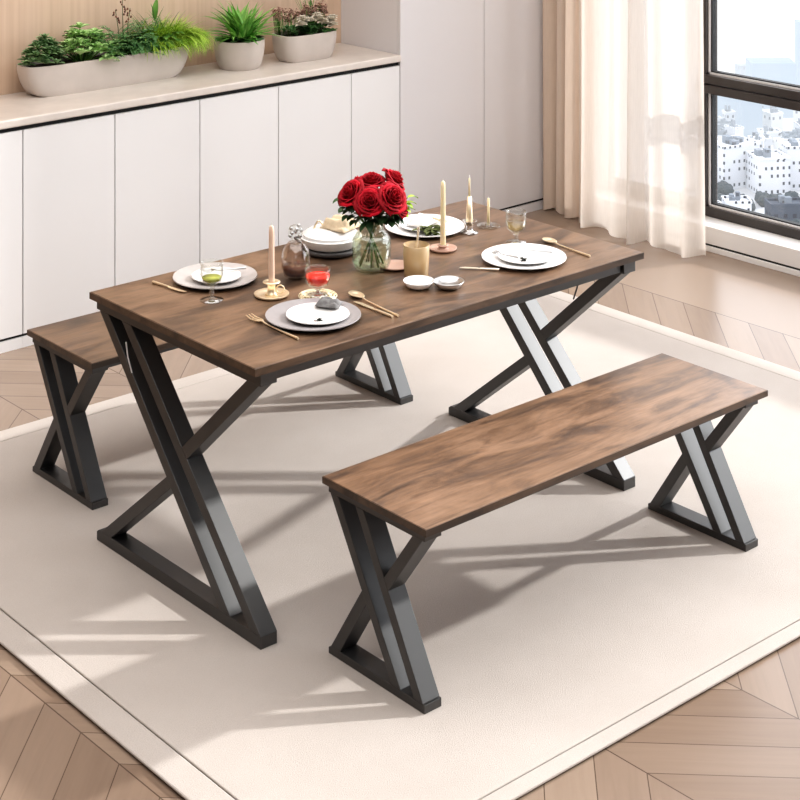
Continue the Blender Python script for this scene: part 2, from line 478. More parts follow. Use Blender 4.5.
def side_frame(root, x0, x1, P):
    """one welded trestle: foot, top rail, twin slanted bars and the broken cross bar"""
    y0, y1, zf, zt = P['y0'], P['y1'], P['zf'], P['zt']
    tp = P['ztop']
    fr_ = obj('trestle_frame', prism_x(B(), [(y0, 0), (y1, 0), (y1, zf*.75), (y1-.012, zf), (y0, zf)], x0, x1), M['steel'], root, bevel=.0015)
    obj('top_rail', box(B(), x0, x1, y0, y1, zt, tp), M['steel'], fr_, bevel=.0015)
    for (ya, yb) in P['twin']:
        b = B(); prism_x(b, [(ya-P['tw'], zt), (ya, zt), (yb, zf), (yb-P['tw'], zf)], x0, x1)
        obj('slanted_bar', b, M['steel'], fr_, bevel=.0015)
    (a, b_), (c, d) = P['cross']
    (u0, w0), (u1, w1) = P['twin']
    # far face of the outer slanted bar, near face of the inner one: the cross bar is cut to meet them
    far = lambda z: w0+(u0-w0)*(z-zf)/(zt-zf)-.003
    near = lambda z: w1+(u1-w1)*(z-zf)/(zt-zf)-P['tw']+.003
    for (p, q, f, k) in ((a, b_, near, 0), (d, c, far, 1)):
        pts = []
        for sgn in (-1, 1):
            m_ = (q[0]-p[0])/(q[1]-p[1])
            y_ = lambda z: p[0]+m_*(z-p[1])+sgn*P['cw']
            g0, g1 = y_(0)-f(0), y_(1)-f(1)
            z_ = g0/(g0-g1)
            pts.append(((p[0]+sgn*P['cw'], p[1]), (y_(z_), z_)))
        b = B(); prism_x(b, [pts[0][0], pts[1][0], pts[1][1], pts[0][1]], x0+.0005, x1-.0005)
        obj('cross_bar', b, M['steel'], fr_, bevel=.0015)
    return fr_

# table
TX0, TX1, TY0, TY1, TZ = 2.68, 4.215, 3.545, 4.37, .752
tab = thing('dining_table', 'long rustic brown dining table with black X-shaped steel trestles, set for a meal', 'table', (TX0, TY0+.006, 0), math.radians(-.7))
TL, TW = TX1-TX0, TY1-TY0
obj('tabletop', box(B(), 0, TL, 0, TW, TZ-.022, TZ), [M['table_wood']], tab, bevel=.002)
obj('edge_band', (lambda b: (box(b, -.0015, TL+.0015, -.0015, TW+.0015, TZ-.021, TZ-.0015), b)[1])(B()), M['edge_wood'], tab)
P = dict(y0=.02, y1=TW+.016, zf=.034, zt=.690, ztop=TZ-.0225, tw=.05, cw=.027,
         twin=[(TW-.0, 3.807-TY0-.055), (4.247-TY0, 3.645-TY0-.03)],
         cross=[((.025+.03, .692), (3.925-TY0, .402)), ((3.975-TY0, .318), (TW-.035, .032))])
side_frame(tab, .032, .086, P)
side_frame(tab, TL-.070, TL-.015, P)
for y_ in (.03, TW-.05):
    obj('long_rail', box(B(), .075, TL-.075, y_, y_+.03, .695, TZ-.0225), M['steel'], tab, bevel=.0015)
for x_ in (.11, TL-.115):
    obj('brace_rod', tube(B(), [(x_-.03, .115, .70), (x_-.045, .135, .65), (x_-.05, .15, .60)], .0028, 6), M['steel'], tab)
b = B(); tube(b, [(.024, TW-.105-.055, .64), (.021, TW-.12-.055, .60), (.022, TW-.14-.055, .56)], .0022, 6)
obj('cable_tie', b, M['framelight'], tab)

# bench
BX0, BX1, BY0, BY1, BZ = 2.816, 4.176, 3.044, 3.447, .466
BL, BW = BX1-BX0, BY1-BY0
def make_bench(wm, label, loc):
    r = thing('bench', label, 'bench', loc, math.radians(-.8))
    obj('seat', box(B(), 0, BL, 0, BW, BZ-.02, BZ), wm, r, bevel=.002)
    obj('edge_band', box(B(), -.0012, BL+.0012, -.0012, BW+.0012, BZ-.019, BZ-.0015), M['edge_wood'], r)
    P = dict(y0=.022, y1=BW-.005, zf=.022, zt=.422, ztop=BZ-.0205, tw=.033, cw=.019,
             twin=[(BW-.012, .145), (.289, .061)],
             cross=[((.048, .424), (.183, .245)), ((.250, .205), (BW-.032, .02))])
    side_frame(r, .015, .072, P)
    side_frame(r, BL-.074, BL-.015, P)
    for y_ in (.03, BW-.055):
        obj('long_rail', box(B(), .075, BL-.075, y_, y_+.022, .425, BZ-.0205), M['steel'], r, bevel=.0015)
    return r
make_bench(M['bench_wood'], 'rustic brown bench with black X-shaped legs in front of the table, fully in view', (BX0, BY0, 0))
make_bench(M['bench_wood_far'], 'rustic brown bench with black X-shaped legs behind the table, half hidden by it', (2.80, 4.545, 0))

# ------------------------------------------------------------------ curtains
def curtain(name, label, y0, y1, x, m, amp, folds, zt, seed, ed=0.0, z0=FZ+.004, flare=.03):
    bm = B(); ny, nz = 220, 26
    rows = []
    for j in range(nz+1):
        s = j/nz; z = z0+(zt-z0)*s
        row = []
        for i in range(ny+1):
            u = i/ny
            ph = folds*2*PI*(u+.035*math.sin(2*PI*u*1.7+seed)+.01*math.sin(2*PI*u*5+seed*2))
            a = amp*(.75+.35*math.sin(ph*.37+seed))*(1+.35*(1-s)**3)
            xx = x + a*math.sin(ph)+.25*a*math.sin(2*ph+1+seed)+.012*math.sin(3*s+u*9)
            yy = y0+(y1-y0)*u + .25*a*math.cos(ph)
            yy += (u-.5)*flare*(1-s)**2*2
            zz = z + (.012*math.sin(ph*.5+seed)+.010 if j == 0 else 0)
            row.append(bm.verts.new((xx, yy, zz)))
        rows.append(row)
    for a, b in zip(rows, rows[1:]):
        for i in range(ny):
            bm.faces.new((a[i], a[i+1], b[i+1], b[i]))
    return tag(obj(name, bm, m, smooth=True), label, 'curtain')
curtain('sheer_curtain', 'sheer cream floor-length curtain glowing beside the window', 4.925, 5.665, 6.255, M['sheer'], .030, 5.5, 3.08, 1.3)
curtain('beige_drape', 'heavier beige floor-length drape in the corner, left of the sheer curtain', 5.62, 5.985, 6.355, M['drape'], .028, 4, 3.09, 4.1, flare=.0)
rod = thing('curtain_rod', 'slim white rod the curtains hang from, above the window', 'curtain rod', (6.31, 0, 3.11))
obj('rod', tube(B(), [(0, -1, 0), (0, 5.98, 0)], .012, 10), M['framelight'], rod)
for y_ in (-.8, 2.5, 5.9): obj('bracket', box(B(), -.01, .27, y_-.01, y_+.01, -.01, .01), M['framelight'], rod)

# ------------------------------------------------------------------ tableware
def plate_prof(R, h=.016, t=.004, base=.6):
    return [(0, 0), (R*base, 0), (R*base+.004, .002), (R*.93, h-.003), (R, h), (R-.001, h+t*.6), (R*.92, h-.003+t), (R*base-.004, t+.001), (0, t)]
def charger(x, y, R, m, label, z=TZ, h=.013, rim=None):
    return tag(obj('dinner_plate', lathe(B(), plate_prof(R, h), 64), m, None, auto=40, loc=(x, y, z)), label, 'plate')
def small_plate(x, y, R, z, m, label, nm='side_plate'):
    return tag(obj(nm, lathe(B(), plate_prof(R, .012, .004, .55), 56), m, None, auto=40, loc=(x, y, z)), label, 'plate')

charger(3.030, 4.217, .128, M['pinkgrey_cer'], 'pinkish grey charger plate at the far left setting, behind the green drink')
charger(3.032, 3.747, .136, M['grey_cer'], 'grey charger plate at the near left setting, under a white plate')
charger(3.868, 3.727, .134, M['white_cer'], 'white charger plate at the near right setting')
charger(3.865, 4.184, .134, M['white_cer'], 'white charger plate at the far right setting, behind the gold candles')
pz = TZ+.0052
small_plate(3.028, 4.207, .075, pz, M['white_cer'], 'small pale side plate behind the green drink, on the pinkish grey charger')
small_plate(3.038, 3.734, .09, pz, M['white_cer'], 'small white side plate on the grey charger in front')
small_plate(3.870, 3.722, .090, pz, M['white_cer'], 'small white side plate at the near right setting')
small_plate(3.860, 4.191, .078, pz, M['white_cer'], 'small white side plate at the far right setting')

# cutlery (along +x locally)
def fork(L=.2):
    r = B()
    tube(r, [(0, 0, .004), (L*.3, 0, .003), (L*.62, 0, .003), (L*.72, 0, .006)], [.0042, .003, .0022, .003], 8)
    # head plate
    prof = [(L*.70, .003), (L*.76, .010), (L*.80, .0125)]
    top = [[r.verts.new((x, s*w, .0065-.003*((x-L*.7)/L*8)+t)) for s in (-1, 1) for t in (0, .0015)] for x, w in prof]
    for a, b in zip(top, top[1:]):
        for q in ((0, 2, 2, 0), (1, 3, 3, 1), (0, 1, 1, 0), (2, 3, 3, 2)):
            r.faces.new((a[q[0]], a[q[1]], b[q[2]] if q[1] == q[2] else b[q[1]], b[q[0]]))
    for k in (-1, 0, 1):
        y = k*.0105
        tube(r, [(L*.79, y*.95, .0042), (L*.9, y, .003), (L, y*.9, .0075)], [.0026, .0022, .0012], 6)
    return r
def spoon(L=.18, bw=.019):
    r = B()
    tube(r, [(0, 0, .004), (L*.3, 0, .003), (L*.66, 0, .003), (L*.76, 0, .006)], [.0042, .003, .0021, .0028], 8)
    n = 20; cx = L*.87; a = L*.14
    rings = []
    for k, (s, z) in enumerate(((1, .008), (.8, .0045), (.45, .0022), (.12, .0016))):
        rings.append([r.verts.new((cx+a*s*math.cos(2*PI*i/n), bw*s*math.sin(2*PI*i/n)*(1+.15*math.cos(2*PI*i/n)), z)) for i in range(n)])
    for p, q in zip(rings, rings[1:]):
        for i in range(n): r.faces.new((p[i], p[(i+1) % n], q[(i+1) % n], q[i]))
    r.faces.new(rings[-1])
    return r
def knife(L=.2):
    r = B()
    tube(r, [(0, 0, .004), (L*.25, 0, .004), (L*.48, 0, .004)], [.0045, .004, .003], 8)
    pts = [(L*.46, -.003), (L*.55, -.008), (L*.85, -.009), (L*.97, -.004), (L, .004), (L*.46, .004)]
    a = [r.verts.new((x, y, .003)) for x, y in pts]; b = [r.verts.new((x, y, .0048)) for x, y in pts]
    r.faces.new(a[::-1]); r.faces.new(b)
    for i in range(len(pts)): j = (i+1) % len(pts); r.faces.new((a[i], a[j], b[j], b[i]))
    return r
def lay(fn, name, p0, p1, label, m=None, cat='cutlery', z=TZ, solid=False, rx=0, **kw):
    """handle end p0, working end p1 (points on the table)"""
    L = math.hypot(p1[0]-p0[0], p1[1]-p0[1]); a = math.atan2(p1[1]-p0[1], p1[0]-p0[0])
    o = obj(name, fn(L, **kw), m or M['gold'], None, auto=50, loc=(p0[0], p0[1], z+.0005), rot=(0, rx, a))
    if solid:
        s = o.modifiers.new('s', 'SOLIDIFY'); s.thickness = .0012
    return tag(o, label, cat)
lay(fork, 'fork', (2.895, 3.643), (2.906, 3.881), 'gold fork left of the grey charger plate, nearest the table corner', cat='fork')
lay(knife, 'knife', (2.872, 4.316), (2.893, 4.173), 'gold knife left of the far left setting', cat='knife')
lay(spoon, 'spoon', (3.221, 3.598), (3.252, 3.842), 'gold spoon right of the grey charger plate', cat='spoon', solid=True)
lay(knife, 'knife', (3.205, 3.604), (3.208, 3.775), 'gold knife beside the spoon, right of the grey charger plate', cat='knife')
lay(spoon, 'spoon', (4.046, 3.609), (4.072, 3.832), 'gold spoon right of the near right setting', cat='spoon', solid=True)
lay(knife, 'knife', (3.734, 3.703), (3.655, 3.800), 'pale gold knife left of the near right setting', M['palegold'], cat='knife')
lay(fork, 'fork', (3.125, 4.188), (3.005, 4.248), 'silver fork resting across the plates of the far left setting', M['silver'], cat='fork', z=TZ+.020)
lay(fork, 'fork', (3.820, 3.703), (3.810, 3.808), 'small dark fork resting on the left rim of the near right plates', M['silver'], cat='fork', z=TZ+.018)
lay(spoon, 'spoon', (3.940, 3.673), (3.880, 3.773), 'silver spoon resting across the small plate at the near right setting', M['silver'], cat='spoon', z=TZ+.020, bw=.01)
lay(knife, 'knife', (3.929, 4.143), (3.919, 4.253), 'gold knife resting on the right rim of the far right plates', M['gold'], cat='knife', z=TZ+.018)

# napkins and herbs
def napkin(name, x, y, z, w, d, m, label, rz, hgt=.02, seed=0):
    bm = B(); n = 18; rows = []
    for j in range(n+1):
        row = []
        for i in range(n+1):
            u, v = i/n-.5, j/n-.5
            q = noise.noise(Vector((u*4+seed, v*4, seed)))*.5+.5
            fold = abs(math.sin(u*6+v*3+seed))
            edge = min(1, (1-abs(2*u))*3)*min(1, (1-abs(2*v))*3)
            row.append(bm.verts.new((u*w*(1-.25*v), v*d, .0015+hgt*(.3*q+.7*fold)*edge)))
        rows.append(row)
    for a, b in zip(rows, rows[1:]):
        for i in range(n): bm.faces.new((a[i], a[i+1], b[i+1], b[i]))
    o = obj(name, bm, m, None, smooth=True, loc=(x, y, z), rot=(0, 0, rz))
    s = o.modifiers.new('s', 'SOLIDIFY'); s.thickness = .0015; s.offset = 1
    return tag(o, label, 'napkin')
def herb(x, y, z, r, n, m, label, seed):
    bm = B(); rr = random.Random(seed)
    for k in range(n):
        blade(bm, (rr.uniform(-r, r)*.4, rr.uniform(-r, r)*.4, .001), rr.uniform(0, 2*PI), rr.uniform(.1, .8), r*rr.uniform(.7, 1.2), r*.4, 1.0, .2, 4)
    return tag(obj('herb_sprig', bm, m, None, smooth=True, loc=(x, y, z)), label, 'herb')
napkin('napkin', 3.107, 3.769, TZ+.018, .055, .07, M['grey_napkin'], 'crumpled grey napkin on the right side of the near left small plate', .6, .018, 2)
herb(3.017, 3.704, pz+.005, .014, 12, M['herb'], 'tiny dark herb sprig on the near left white plate', 1)
herb(3.845, 3.701, pz+.005, .017, 14, M['herb'], 'tiny dark herb sprig on the near right white plate', 2)
napkin('napkin', 3.860, 4.194, TZ+.018, .09, .07, M['white_napkin'], 'folded white napkin on the far right small plate', .3, .028, 5)
herb(3.827, 4.115, pz+.007, .045, 36, M['olive'], 'olive green herbs on the front rim of the far right charger', 3)

def glass_part(name, prof, m, parent, seg=40, wob=0):
    return obj(name, lathe(B(), prof, seg, wob=wob), m, parent, smooth=True)
def goblet(name, label, x, y, Hg, R, stemz, liq, liqm, foot=.034, mi=None, bowl_h=None):
    r = thing(name, label, 'drinking glass', (x, y, TZ))
    g = M['glass']
    bz = stemz
    prof = [(0, bz), (R*.35, bz+.003), (R*.8, bz+.016), (R, bz+.036), (R*.97, bz+(Hg-bz)*.8), (R*1.0, Hg), (R*.97, Hg), (R*.94, bz+(Hg-bz)*.8), (R*.965, bz+.037), (R*.75, bz+.018), (0, bz+.006)]
    glass_part('bowl', prof, g, r)
    glass_part('stem', [(0, .004), (.010, .005), (.005, .012), (.0075, bz*.55), (.005, bz*.8), (.010, bz)], M['glass_bright'], r, 20)
    glass_part('foot', [(0, 0), (foot, 0), (foot, .002), (foot*.4, .005), (0, .007)], M['glass_bright'], r)
    if liq:
        l = [(0, bz+.0065), (R*.73, bz+.0185), (R*.945, bz+.037)]
        if liq > bz+.04: l += [(R*.935, liq)]
        else: l = l[:2]+[(R*.85, liq)]
        glass_part('drink', l+[(0, liq)], liqm, r)
    return r
goblet('goblet', 'stemmed clear goblet with lime green drink, far left setting', 2.914, 4.072, .112, .034, .040, .068, M['lime'])
# red coupe on a woven gold coaster
r = goblet('goblet', 'clear goblet of bright red drink behind the grey charger plate', 3.161, 3.885, .078, .038, .016, .058, M['red_drink'], .03)
bm = B()
for k in range(16):
    a = 2*PI*k/16
    lp = [(.052*math.cos(a+j*.45)*(.35+.65*abs(math.sin(j*PI/6))), .052*math.sin(a+j*.45)*(.35+.65*abs(math.sin(j*PI/6))), .003+.0025*(j % 2)+.001*(k % 3)) for j in range(7)]
    tube(bm, lp, .0022, 5)
lathe(bm, [(.056, .002), (.058, .005), (.056, .008), (.054, .005)], 40, closed=True)
tag(obj('lace_coaster', bm, M['cream_brass'], None, smooth=True, loc=(3.161, 3.885, TZ)), 'openwork pale gold coaster under the red drink', 'coaster')
for c in r.children: c.location.z += .0075
goblet('goblet', 'clear goblet of pale drink behind the near right plates', 3.989, 3.879, .102, .034, .026, .066, M['wine'], .032)

# jug with stopper (small smoky decanter)
j = thing('decanter', 'round brown-tinted glass decanter with bubbled stopper, left of the casserole', 'decanter', (3.225, 4.07, TZ))
glass_part('body', [(0, 0), (.022, 0), (.036, .010), (.044, .035), (.045, .06), (.040, .085), (.028, .103), (.022, .110), (.0205, .110), (.026, .102), (.038, .084), (.043, .06), (.042, .035), (.034, .012), (0, .004)], M['smoke'], j)
glass_part('drink', [(0, .0045), (.033, .0125), (.0405, .030), (.0405, .038), (0, .038)], M['brown_drink'], j)
st = glass_part('stopper', [(0, .104), (.019, .105), (.02, .112), (.010, .116), (.016, .124), (.0235, .136), (.024, .146), (.017, .158), (0, .163)], M['glass'], j, 14, .03)
bm = B()
for k in range(9):
    a = k*2.4; z = .124+.004*k
    lathe(bm, [(0, -.006), (.0045, -.004), (.006, 0), (.0045, .004), (0, .006)], 8, (.017*math.cos(a), .017*math.sin(a), z))
obj('bubble', bm, M['silver'], st, smooth=True)

# candlesticks
def candlestick(x, y, label, dish, dm, cm, ch, cr, base_h=.03, coll=.024, group=None, cat='candle holder', name='candle_holder', clabel=None, ring=False, wick=True):
    r = thing(name, label, cat, (x, y, TZ))
    obj('dish', lathe(B(), [(0, 0), (dish*.8, 0), (dish*.97, .004), (dish, .009), (dish*.97, .0095), (dish*.8, .005), (0, .003)], 44), dm, r, smooth=True)
    obj('socket', lathe(B(), [(cr+.012, .003), (cr+.004, .009), (cr+.002, base_h*.5), (cr+.003, base_h-.006), (coll, base_h-.001), (coll, base_h+.001), (cr+.0015, base_h+.002), (cr+.001, .006)], 32, closed=True), dm, r, smooth=True)
    if ring:
        pts = [(cr+.004+.012+.012*math.cos(a), 0, base_h*.5+.011*math.sin(a)) for a in [2*PI*i/14 for i in range(15)]]
        pts = [(p[0]*.744, -p[0]*.668, p[2]) for p in pts]
        obj('finger_ring', tube(B(), pts, .002, 6), dm, r, smooth=True)
    c = thing('candle', clabel, 'candle', (x, y, TZ+.007))
    obj('wax', lathe(B(), [(0, 0), (cr, 0), (cr, .01), (cr*.86, ch*.9), (cr*.7, ch*.98), (0, ch)], 24), cm, c, smooth=True)
    if wick: obj('wick', tube(B(), [(0, 0, ch-.002), (.0005, 0, ch+.008)], .001, 5), M['wick'], c)
candlestick(3.067, 3.985, 'gold chamberstick with wide dish, on the left between the two left settings', .052, M['gold'], M['rose_candle'], .202, .0095, .042, .026, clabel='tall blush taper candle in the left gold holder', ring=True)
candlestick(3.753, 3.976, 'shallow copper-pink dish holder in front of the far right plates', .045, M['blush'], M['candle'], .216, .0090, .016, .018, clabel='tall ivory candle in the copper-pink dish, middle of the table')
# glass holder at the right with slender candle on a brass cone
r = thing('candle_holder', 'clear glass candle holder with flared rim beside the far right plates', 'candle holder', (3.947, 4.054, TZ))
glass_part('holder_body', [(0, 0), (.028, 0), (.030, .004), (.012, .008), (.011, .026), (.022, .040), (.026, .042), (.024, .0425), (.012, .030), (0, .026)], M['glass_bright'], r)
c = thing('candle', 'slender candle with brass sleeve in the flared glass holder, tallest at the right', 'candle', (3.947, 4.054, TZ+.027))
obj('sleeve', lathe(B(), [(0, 0), (.0125, 0), (.0115, .03), (.007, .095), (0, .096)], 20), M['gold'], c, smooth=True)
obj('wax', lathe(B(), [(0, .095), (.0034, .095), (.003, .155), (0, .158)], 14), M['candle'], c, smooth=True)
obj('wick', tube(B(), [(0, 0, .156), (0, 0, .165)], .0018, 5), M['wick'], c)
r = thing('candle_holder', 'low clear glass dish holder, rightmost of the candle holders', 'candle holder', (4.044, 4.062, TZ))
glass_part('dish', [(0, 0), (.035, 0), (.04, .006), (.038, .0065), (.012, .004), (.009, .016), (.0075, .016), (0, .006)], M['glass'], r)
c = thing('candle', 'short thin ivory candle in the low glass dish, rightmost of the candles', 'candle', (4.044, 4.062, TZ+.006))
obj('wax', lathe(B(), [(0, 0), (.005, 0), (.004, .090), (0, .092)], 16), M['candle'], c, smooth=True)
obj('wick', tube(B(), [(0, 0, .089), (0, 0, .098)], .0012, 5), M['wick'], c)

# casserole
px_, py_ = 3.475, 4.205
r = thing('casserole_dish', 'white round casserole dish on a charcoal base with loop handle, behind the roses', 'casserole', (px_, py_, TZ))
obj('base', lathe(B(), [(0, 0), (.075, 0), (.094, .008), (.098, .018), (.094, .020), (0, .014)], 56), M['dark_cer'], r, smooth=True)
obj('bowl', lathe(B(), [(0, .016), (.07, .016), (.092, .028), (.098, .048), (.1, .052), (.095, .054), (.090, .050), (0, .045)], 56), M['white_cer'], r, auto=45)
obj('lid', lathe(B(), [(.088, .052), (.089, .060), (.070, .072), (.03, .078), (0, .079), (0, .050)], 56), M['white_cer'], r, auto=40)
aw = Vector((-.744, .668, 0))
pts = [aw*(.093+.022*math.sin(PI*k/10))+Vector((.668, .744, 0))*(.03-.06*k/10)+Vector((0, 0, .036+.008*math.sin(PI*k/10))) for k in range(11)]
obj('handle', tube(B(), pts, .0035, 8), M['dark_cer'], r, smooth=True)
pts = [aw*(.055-.035*k/10)+Vector((0, 0, .070+.028*math.sin(PI*k/10))) for k in range(11)]
obj('lid_handle', tube(B(), pts, .003, 8), M['gold'], r, smooth=True)
nk = napkin('napkin', px_+.022, py_-.02, TZ+.077, .095, .10, M['napkin'], 'folded beige napkin standing on the white casserole lid', .3, .035, 9)

# amber tumbler, spoon in it, saucer
r = thing('tumbler', 'amber ribbed glass tumbler right of the rose vase', 'drinking glass', (3.509, 3.836, TZ))
glass_part('body', [(0, 0), (.034, 0), (.037, .004), (.039, .05), (.0405, .097), (.0385, .098), (.037, .05), (.034, .007), (0, .006)], M['amber'], r, 60, .012)
o = tag(obj('spoon', spoon(.15, .010), M['palegold'], None, auto=50), 'pale gold spoon standing handle-up in the amber tumbler', 'spoon')
o.location = (3.529, 3.842, TZ+.145); o.rotation_euler = (0, math.radians(84), math.radians(140))
tag(obj('saucer', lathe(B(), plate_prof(.05, .009), 44), M['blush'], None, auto=40, loc=(3.515, 3.94, TZ)), 'small blush saucer half hidden between vase and amber tumbler', 'saucer')
def dipbowl(x, y, m, label, R=.047):
    return tag(obj('small_bowl', lathe(B(), [(0, 0), (R*.45, 0), (R*.8, .008), (R, .022), (R*.985, .024), (R*.93, .021), (R*.7, .0125), (0, .0105)], 44), m, None, smooth=True, loc=(x, y, TZ)), label, 'bowl')
dipbowl(3.439, 3.749, M['white_cer'], 'small shallow white dipping bowl in front of the amber tumbler')
dipbowl(3.503, 3.687, M['silver'], 'small shallow silver dipping bowl beside the white one')

# ------------------------------------------------------------------ vase and roses
vx, vy = 3.449, 3.976
r = thing('glass_vase', 'round-shouldered clear glass vase holding red roses, centre of the table', 'vase', (vx, vy, TZ))
glass_part('body', [(0, 0), (.038, 0), (.052, .008), (.060, .028), (.0615, .070), (.059, .096), (.049, .114), (.0385, .122), (.037, .130), (.0375, .146), (.041, .150), (.0385, .150), (.035, .144), (.0345, .128), (.037, .120), (.047, .111), (.0568, .094), (.0592, .069), (.0577, .029), (.050, .011), (0, .007)], M['vase'], r, 56)
glass_part('water', [(0, .008), (.049, .012), (.057, .030), (.0588, .068), (.0578, .088), (0, .088)], M['water'], r)
def bloom_mesh(R, seed):
    bm = B(); rr = random.Random(seed)
    n = 26
    for k in range(n):
        f = k/(n-1)
        a = k*2.39996+rr.uniform(-.15, .15)
        r0 = R*(.06+.80*f**.85); hh = R*(1.30-.45*f+.05*rr.random())
        half = 1.25-.45*f
        openn = .10+1.0*f**1.6
        nu, nv = 6, 8
        rows = []
        for j in range(nv+1):
            s = j/nv; row = []
            for i in range(nu+1):
                tt = i/nu*2-1
                ang = a+tt*half*(math.sin(min(1, .25+s)*PI/2))
                rad = r0*(.25+.75*math.sin(min(1, s*1.35)*PI/2))
                z = hh*s*(1-.10*tt*tt)
                if s > .55:
                    q = (s-.55)/.45
                    rad += R*.34*openn*q*q
                    z -= R*.28*openn*q*q*q + R*.10*abs(tt)**2*q
                rad += R*.02*math.sin(9*tt+k)*s
                row.append(bm.verts.new((rad*math.cos(ang), rad*math.sin(ang), z-R*.45)))
            rows.append(row)
        for p, q in zip(rows, rows[1:]):
            for i in range(nu): bm.faces.new((p[i], p[i+1], q[i+1], q[i]))
    return bm
def screen(dx, dz, dd=0):
    """offset: dx to the right of the view, dz up, dd towards the camera"""
    return Vector((.744*dx-.668*dd, -.668*dx-.744*dd, dz))
roses = [  # right, up (above vase base), toward viewer, radius, label
    (-.060, .240, .020, .044, 'red rose bloom at the left of the bouquet'),
    (-.004, .225, .062, .043, 'red rose bloom low in the middle of the bouquet front'),
    (.062, .232, .046, .047, 'large red rose bloom at the right front of the bouquet'),
    (.000, .265, -.015, .042, 'red rose bloom at the top centre of the bouquet'),
    (.066, .268, -.03, .041, 'red rose bloom at the top right of the bouquet'),
    (-.035, .245, -.05, .040, 'red rose bloom at the back left of the bouquet'),
    (.088, .196, .018, .030, 'small red rose bloom hanging lowest at the right of the bouquet'),
]
for k, (dx, dz, dd, R, lab) in enumerate(roses):
    c = screen(dx, dz, dd)
    rr = thing('rose', lab, 'rose', (vx, vy, TZ), group='red roses in the vase')
    axis = (Vector((c.x, c.y, 0))*1.1+Vector((0, 0, .075))+screen(0, 0, .03)).normalized()
    b = obj('bloom', bloom_mesh(R, k), M['rose'], rr, smooth=True, loc=c)
    b.rotation_euler = axis.to_track_quat('Z', 'Y').to_euler()
    s_ = b.modifiers.new('s', 'SOLIDIFY'); s_.thickness = .0008
    ang = math.atan2(c.y, c.x)
    foot = Vector((-math.cos(ang)*.038, -math.sin(ang)*.038, .016))
    neck = Vector((math.cos(ang)*.014, math.sin(ang)*.014, .135))
    base = c-axis*R*.45
    obj('stem', tube(B(), [foot, foot.lerp(neck, .5), neck, neck.lerp(base, .55)+Vector((0, 0, .008)), base], .0028, 7), M['stem'], rr, smooth=True)
    bm = B()
    for q in range(5):
        blade(bm, base+axis*.0, q*1.256+k, -.2, R*.9, R*.30, 1.4, .2, 5)
    obj('sepal', bm, M['leaf_mid'], rr, smooth=True)
    bm = B(); rd = random.Random(50+k)
    for q in range(9):
        p = neck.lerp(base, rd.uniform(.2, .95))
        blade(bm, p, ang+rd.uniform(-1.3, 1.3), rd.uniform(-.3, .6), rd.uniform(.04, .062), rd.uniform(.022, .03), rd.uniform(.5, 1.6), .15, 6)
    obj('leaf', bm, M['leaf_dark'], rr, smooth=True)
# loose greenery sprays
def spray(label, items, m, seed):
    rr = thing('leaf_spray', label, 'foliage', (vx, vy, TZ))
    bs = B(); bl = B(); rd = random.Random(seed)
    for (dx, dz, dd) in items:
        c = screen(dx, dz, dd); nk_ = Vector((c.x*.12, c.y*.12, .13))
        tube(bs, [Vector((-c.x*.3, -c.y*.3, .02)), nk_, nk_.lerp(c, .5)+Vector((0, 0, .01)), c], .0015, 6)
        az = math.atan2(c.y, c.x)
        for q in range(3):
            blade(bl, nk_.lerp(c, .6+.2*q), az+(-1)**q*.5, .2, .042, .022, 1.0, .15, 6)
    obj('stem', bs, M['stem'], rr, smooth=True); obj('leaf', bl, m, rr, smooth=True)
spray('dark leaves hanging at the left under the roses', [(-.085, .218, .0), (-.075, .20, .03), (-.065, .175, .03)], M['leaf_dark'], 3)
spray('drooping dark leaves at the right under the roses', [(.055, .165, .03), (.035, .185, .05), (0.0, .19, .05)], M['leaf_dark'], 4)
spray('pale yellow-green leaf spray at the right of the roses', [(.105, .205, .0), (.112, .22, -.01), (.1, .19, .01)], M['leaf_lime'], 5)

# ------------------------------------------------------------------ planters and plants on the counter
def superellipse(bm, a, b, h, flare=1.0, n=64, p=4.0, bulge=.0, th=.010, levels=10, lip=.0):
    """oval / rounded box pot with curved sides, hollow"""
    def ring(sc, z, off=0):
        vs = []
        for i in range(n):
            t_ = 2*PI*i/n; c_, s_ = math.cos(t_), math.sin(t_)
            x = (abs(c_)**(2/p))*(1 if c_ >= 0 else -1)*(a*sc-off); y = (abs(s_)**(2/p))*(1 if s_ >= 0 else -1)*(b*sc-off*.9)
            vs.append(bm.verts.new((x, y, z)))
        return vs
    rings = []
    for k in range(levels+1):
        s = k/levels
        rings.append(ring(flare+(1-flare)*math.sin(s*PI/2)**(.6)+bulge*math.sin(s*PI), h*s))
    rings.append(ring(1, h+.001, th*.5)); rings.append(ring(1, h, th))
    rings.append(ring(.97, h*.75, th))
    bm.faces.new(rings[0][::-1])
    for q, w in zip(rings, rings[1:]):
        for i in range(n): bm.faces.new((q[i], q[(i+1) % n], w[(i+1) % n], w[i]))
    bm.faces.new(rings[-1])
    return bm
def soil_disc(a, b, z, n=40, p=4.0):
    bm = B(); vs = []
    c = bm.verts.new((0, 0, z+.006))
    for i in range(n):
        t_ = 2*PI*i/n; c_, s_ = math.cos(t_), math.sin(t_)
        vs.append(bm.verts.new(((abs(c_)**(2/p))*(1 if c_ >= 0 else -1)*a, (abs(s_)**(2/p))*(1 if s_ >= 0 else -1)*b, z)))
    for i in range(n): bm.faces.new((c, vs[i], vs[(i+1) % n]))
    return bm
PY = 6.325
LX, LH = 3.965, .132
pl = thing('long_planter', 'long boat-shaped cream planter trough at the left end of the counter', 'planter', (LX, PY, CZ))
obj('trough', superellipse(B(), .408, .085, LH, .84, p=5), M['pottery'], pl, auto=50)
obj('soil', soil_disc(.395, .072, LH-.016, p=4.2), M['soil'], pl)
RX, RH = 4.63, .130
